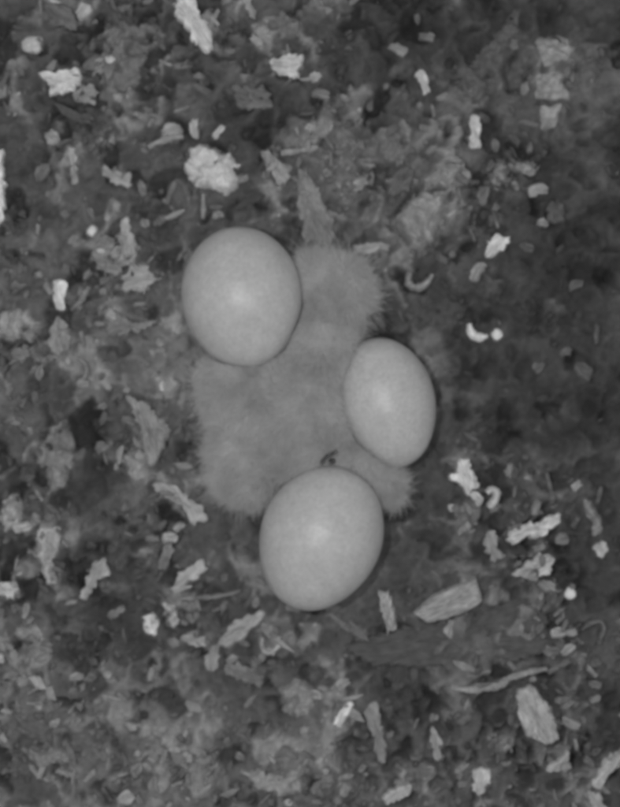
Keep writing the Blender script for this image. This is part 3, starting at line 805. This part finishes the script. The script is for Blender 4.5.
# --- boxy chips: name, x, y, length, width, angle, photo value, label
for nm, x, y, L, w, a, b, lab in [
    (FL, 60, 15, 34, 22, -20, 98, 'dull rounded flake near the top left corner, beside a brighter chip'),
    (CH, 85, 12, 16, 13, 30, 138, 'small bright chip near the top edge, left of the soft dusty clump'),
    (CH, 52, 137, 13, 17, 10, 126, 'small grey chip below the wide bright flake'),
    (CH, 2, 92, 11, 16, 0, 118, 'small grey chip cut by the left edge near the top'),
    (CH, 170, 128, 21, 14, 20, 130, 'grey chip at the upper left shoulder of the largest pale clump'),
    (CH, 194, 127, 20, 10, 85, 138, 'small upright chip right on top of the largest pale clump'),
    (CH, 219, 131, 17, 7, 50, 146, 'bright slanting sliver at the top right of the largest pale clump'),
    (CH, 316, 77, 13, 8, 25, 132, 'small bright chip right of the torn bright flake'),
    (CH, 321, 93, 17, 9, -10, 106, 'dull chip just below the small bright one by the torn flake'),
    (CH, 417, 20, 10, 5, 95, 98, 'tiny dim upright fleck at the top, right of centre'),
    (FL, 427, 37, 15, 10, -15, 104, 'dim flake under the tiny upright fleck at the top'),
    (CH, 399, 52, 19, 9, -30, 114, 'grey chip slanting down to the right, upper middle'),
    (CH, 424, 82, 25, 10, -62, 148, 'bright steep chip at the upper middle, below two dim flakes'),
    (CH, 525, 88, 12, 8, 90, 110, 'fleck on the left of the stacked ragged clumps'),
    (CH, 42, 172, 20, 12, 75, 98, 'dull fleck left of the narrow upright chip at upper left'),
    (CH, 141, 186, 17, 9, -65, 108, 'small grey chip right of the boot-shaped flake'),
    (CH, 90, 213, 14, 6, -55, 106, 'small dim sliver above the round white bead at the left'),
    (FL, 104, 242, 20, 16, 10, 116, 'upper of two dull flakes left of the tall tapering chip'),
    (FL, 100, 257, 19, 14, -25, 110, 'lower of two dull flakes left of the tall tapering chip'),
    (CH, 144, 222, 10, 10, 0, 112, 'small square fleck right of the tall tapering chip\'s point'),
    (CH, 217, 214, 11, 8, 20, 122, 'fleck just above the upper egg\'s top, right of a stick'),
    (CH, 360, 183, 17, 12, 35, 122, 'grey chip in the upper middle between broad grey wedge and tall clump'),
    (FL, 400, 180, 30, 22, 20, 92, 'dim broad flake left of the slanting grey clump'),
    (CH, 328, 247, 11, 6, -45, 130, 'tiny bright chip at the tip of the broad grey wedge by the chick\'s head'),
    (CH, 497, 143, 12, 8, 90, 104, 'small dim chip right of the upright bright chip'),
    (CH, 532, 146, 11, 7, 85, 104, 'small dim chip below the stacked ragged clumps'),
    (CH, 530, 170, 13, 8, -10, 124, 'small grey chip at the right end of the low grey clump'),
    (CH, 537, 189, 19, 11, 10, 128, 'pale chip below the low grey clump at upper right'),
    (CH, 543, 223, 11, 7, -15, 118, 'small pale chip above right of the leaf-shaped flake'),
    (CH, 484, 194, 19, 13, 70, 100, 'dull chip under the clump left of a dark hollow, upper right'),
    (FL, 556, 212, 16, 22, 0, 84, 'dim flake right of the small pale chip at upper right'),
    (CH, 478, 270, 21, 11, 60, 122, 'grey chip hanging below the leaf-shaped bright flake'),
    (FL, 11, 322, 22, 27, 0, 124, 'pale squarish flake at the left edge, level with the upper egg'),
    (CH, 28, 335, 15, 10, -30, 112, 'small chip at the lower right of the pale squarish left flake'),
    (CH, 22, 353, 15, 13, 20, 104, 'dull chip below the pale squarish left flake'),
    (CH, 108, 267, 21, 10, -20, 112, 'grey chip left of the angular flake by the tall tapering chip'),
    (CH, 122, 262, 15, 8, 5, 118, 'small chip between the tall tapering chip and the angular flake'),
    (CH, 82, 383, 12, 10, 10, 118, 'small pale chip at the lower end of a curled shaving, left side'),
    (CH, 40, 372, 15, 8, 85, 108, 'small upright chip at the left, below the grey chip under the sliver'),
    (CH, 100, 405, 9, 9, 0, 110, 'tiny square fleck left of the left grey wedge'),
    (FL, 102, 447, 14, 12, 30, 98, 'dim flake between the tall dull clump and the left grey wedge'),
    (CH, 36, 519, 14, 14, 10, 112, 'squarish chip at the left, above the long upright clump'),
    (CH, 152, 538, 13, 6, -5, 108, 'tiny flat sliver left of the lowest egg, beneath the long flake'),
    (CH, 168, 538, 13, 11, 20, 138, 'small bright chip beneath the long flake left of the lowest egg'),
    (CH, 178, 527, 11, 8, 40, 122, 'small grey chip touching the long flake\'s underside'),
    (CH, 165, 556, 30, 10, 75, 108, 'dull upright chip under the small bright chip, left of lowest egg'),
    (CH, 477, 498, 14, 11, -50, 148, 'small bright chip joined below the bright jagged chunk'),
    (CH, 509, 470, 14, 6, 80, 112, 'small upright sliver right of the bright jagged chunk'),
    (CH, 537, 508, 15, 8, 75, 112, 'small upright chip on the top side of the long knobbly chip'),
    (CH, 577, 486, 12, 10, 35, 124, 'small pale chip above the dull slanting clump at the right'),
    (CH, 562, 538, 14, 11, 15, 104, 'dull chip under the raised end of the long knobbly chip'),
    (CH, 602, 549, 15, 13, -45, 144, 'pale chip below the dull slanting clump at the right edge'),
    (CH, 515, 531, 14, 12, 30, 104, 'dull chip between the rough grey chip and the long knobbly chip'),
    (CH, 548, 585, 18, 10, -15, 114, 'small grey chip just below the blunt oblong chip'),
    (CH, 563, 632, 23, 9, 8, 128, 'pale flat chip below the round white bead at the right'),
    (CH, 567, 649, 15, 8, 35, 124, 'small slanting chip below the pale flat chip at the right'),
    (CH, 551, 650, 17, 10, 5, 100, 'dull chip left of the small slanting chip at the right'),
    (CH, 8, 589, 20, 17, -25, 142, 'bright chip cut by the left edge, below the upright clump'),
    (CH, 21, 527, 18, 9, 15, 140, 'bright flat chip at the left, beside the squarish chip'),
    (CH, 115, 613, 19, 8, 30, 108, 'dim chip lying in the dark hollow at lower left'),
    (CH, 2, 656, 10, 10, 0, 138, 'small bright chip on the left edge near the bottom'),
    (CH, 48, 674, 20, 7, -75, 112, 'narrow chip on the right side of the wide dull left clump'),
    (CH, 192, 642, 28, 10, -8, 128, 'pale flat chip left of the long bar-shaped chip'),
    (CH, 212, 660, 24, 13, 80, 122, 'grey chip under the lower end of the long bar-shaped chip'),
    (CH, 232, 661, 12, 8, 15, 116, 'small grey chip right of the one under the bar-shaped chip'),
    (FL, 244, 675, 40, 16, -25, 102, 'dull long flake below the bar-shaped chip'),
    (CH, 449, 630, 19, 9, 88, 122, 'short upright stub poking out under the large wedge chip'),
    (CH, 76, 678, 14, 7, 5, 118, 'small flat chip alone at lower left'),
    (CH, 62, 772, 13, 7, 0, 118, 'small pale chip under the low dull bottom left clump'),
    (CH, 126, 797, 13, 13, 60, 128, 'small pale chip at the bottom edge, left'),
    (CH, 137, 769, 16, 11, 75, 110, 'grey chip below the low pale dusty clump'),
    (CH, 155, 785, 20, 9, 80, 106, 'dull upright chip at the bottom, right of two smaller chips'),
    (CH, 240, 758, 10, 9, 0, 114, 'small fleck above the wide broken bottom clump'),
    (CH, 343, 714, 25, 9, 58, 186, 'brightest small stick below the lowest egg, slanting'),
    (CH, 342, 683, 13, 10, 25, 118, 'small grey chip above the brightest small stick'),
    (CH, 317, 695, 14, 11, -10, 124, 'small pale chip left of the brightest small stick'),
    (CH, 344, 789, 14, 11, 70, 114, 'small grey chip near the bottom edge, left of the pale slanting one'),
    (CH, 435, 742, 32, 8, -82, 124, 'thin upright chip at the bottom, right of the long bent chip'),
    (CH, 434, 717, 9, 8, 0, 112, 'tiny fleck directly above the thin upright bottom chip'),
    (CH, 570, 721, 17, 9, -20, 114, 'small grey chip right of the broad curved wedge flake'),
    (CH, 593, 683, 12, 9, -15, 98, 'dim fleck near the right edge, above the bent pale chip'),
    (CH, 479, 780, 27, 15, 75, 144, 'bright blocky chip at the bottom, left of the triangular flake'),
    (FL, 540, 366, 14, 10, 30, 88, 'dim flake on the bare dark ground right of the narrowest egg'),
    (FL, 567, 351, 11, 9, 0, 94, 'small dim fleck on the bare dark ground near the right edge'),
    (FL, 584, 371, 16, 14, -40, 88, 'dim flake lowest of the faint pieces on the bare right ground'),
    (FL, 577, 284, 14, 10, 10, 84, 'faint flake highest on the bare dark ground at the right'),
    (CH, 597, 335, 22, 6, 85, 88, 'faint upright sliver near the right edge, beside dim flecks'),
    (FL, 528, 247, 14, 9, -25, 84, 'faint flake right of the leaf-shaped bright flake'),
]:
    small = min(L, w) < 11
    slab(nm, box_poly(x, y, L, w, a), b, lab, thick=0.0014 if small else 0.0019, tilt=0.16)

# --- solid single crumbs
crumb('pale_crumb', 32, 44, 20, 18, 10, 148, 'round pale crumb near the top left corner')
crumb('pale_crumb', 110, 60, 10, 8, 0, 148, 'small bright crumb on the left rim of the soft dusty clump')
crumb('white_bead', 89, 229, 11, 11, 0, 225, 'tiny round white bead at the left, above two dull flakes', mat=M_PALE)
crumb('white_bead', 571, 594, 12, 12, 0, 215, 'tiny round white bead at the right, by the blunt oblong chip', mat=M_PALE)
crumb('white_bead', 498, 334, 12, 11, 0, 196, 'grey-white bead beside the bright bean-shaped bit on dark ground', mat=M_PALE)
crumb('pale_crumb', 163, 386, 10, 11, 0, 158, 'bright fleck on the grey clump left of the chick\'s back')
crumb('pale_crumb', 452, 508, 9, 8, 0, 142, 'tiny pale crumb under the bright jagged chunk')
crumb('pale_crumb', 39, 705, 9, 8, 0, 124, 'tiny pale crumb alone in the lower left')
crumb('pale_crumb', 288, 803, 9, 8, 0, 138, 'tiny bright crumb on the bottom edge under the broken clump')
# added dark bits paint the shaded gap above the lowest egg, lifted onto the down
def on_chick(o, px, py, sink):
    wx, wy = W(px, py, 0.015)
    zz = max(q.z for q in CHICK_PTS if math.hypot(q.x - wx, q.y - wy) < 0.002) + sink
    o.location = (*W(px, py, zz), zz)
c_ = strip('gap_shade_strip', [(321,465),(325,457),(330,455),(337,451)], 4.5, 62, 'dark bent fibre caught in the chick\'s down above the lowest egg', cat='dark strip', height=0.001, mat=M_DARK, group='dark bits in the down')
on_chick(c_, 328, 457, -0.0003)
c_ = crumb('gap_shade_dot', 332, 461.5, 7, 6, 20, 52, 'tiny dark dot for the shaded gap, just under the bent strip in the down', mat=M_DARK, high=0.5, knob=0.6, group='dark bits in the down')
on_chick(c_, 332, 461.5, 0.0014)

# --- shavings, slivers and strands: path, width, value, label, height, arch
for path, w, b, lab, h, ar in [
    ([(148,147),(160,141),(172,137),(183,136)], 7, 124, 'thin pale shaving leading into the largest pale clump from the left', 0.0012, 0.0008),
    ([(203,194),(203,206),(202,217)], 6, 128, 'short straight stick hanging below the largest pale clump', 0.0015, 0),
    ([(164,217),(174,213),(184,209)], 6, 128, 'short pale sliver above the upper egg, lower arm of an angle', 0.0012, 0),
    ([(166,203),(170,192),(175,182)], 7, 100, 'dull sliver above the upper egg, upper arm of an angle', 0.0012, 0),
    ([(281,153),(299,151),(318,147)], 7, 124, 'thin pale sliver right of the smooth oval chip', 0.0012, 0.0006),
    ([(300,80),(307,80),(314,79)], 4, 126, 'tiny splinter at the right corner of the torn bright flake', 0.001, 0),
    ([(88,286),(82,297),(76,305),(69,309)], 6, 114, 'thin bent sliver right of the bright upright sliver', 0.0012, 0.0005),
    ([(78,358),(86,363),(87,374),(82,380)], 6, 110, 'curled dull shaving at the left, above a small pale chip', 0.002, 0),
    ([(411,271),(409,280),(414,287),(423,286),(431,279),(434,273)], 8, 126, 'curled ring-like shaving right of the chick\'s head', 0.0024, 0),
    ([(469,324),(470,333),(477,338),(488,336)], 9, 232, 'bright white bean-shaped bit alone on the dark ground at right', 0.0026, 0),
    ([(489,508),(496,500),(498,492),(492,488),(487,493)], 9, 146, 'small bright looped shaving right of the jagged chunk', 0.0024, 0),
    ([(547,473),(551,488),(553,504)], 6, 94, 'thin dim sliver standing above the long knobbly chip', 0.0012, 0),
    ([(582,630),(590,622),(600,619),(603,628),(598,637)], 5, 96, 'dim looped shaving near the right edge, beside the pale flat chip', 0.0018, 0),
    ([(603,487),(601,496),(599,504)], 5, 92, 'faint sliver near the right edge above the dull slanting clump', 0.0012, 0),
    ([(262,640),(261,650),(268,655),(276,650),(279,645)], 6, 138, 'small C-shaped curl below the lowest egg', 0.0022, 0),
    ([(172,600),(188,598),(210,599),(230,596),(240,593)], 5, 108, 'long thin strand left of the lowest egg\'s bottom', 0.001, 0.0008),
    ([(450,686),(475,688),(497,685),(512,676),(528,671),(548,670)], 8, 122, 'long wavy pale strand at lower right, above the curved wedge flake', 0.0016, 0.001),
    ([(184,262),(184,272),(181,284)], 5, 108, 'faint sliver against the left side of the upper egg', 0.0012, 0),
]:
    strip(SH, path, w, b, lab, height=h, arch=ar, mat=(M_PALE if b > 200 else None))
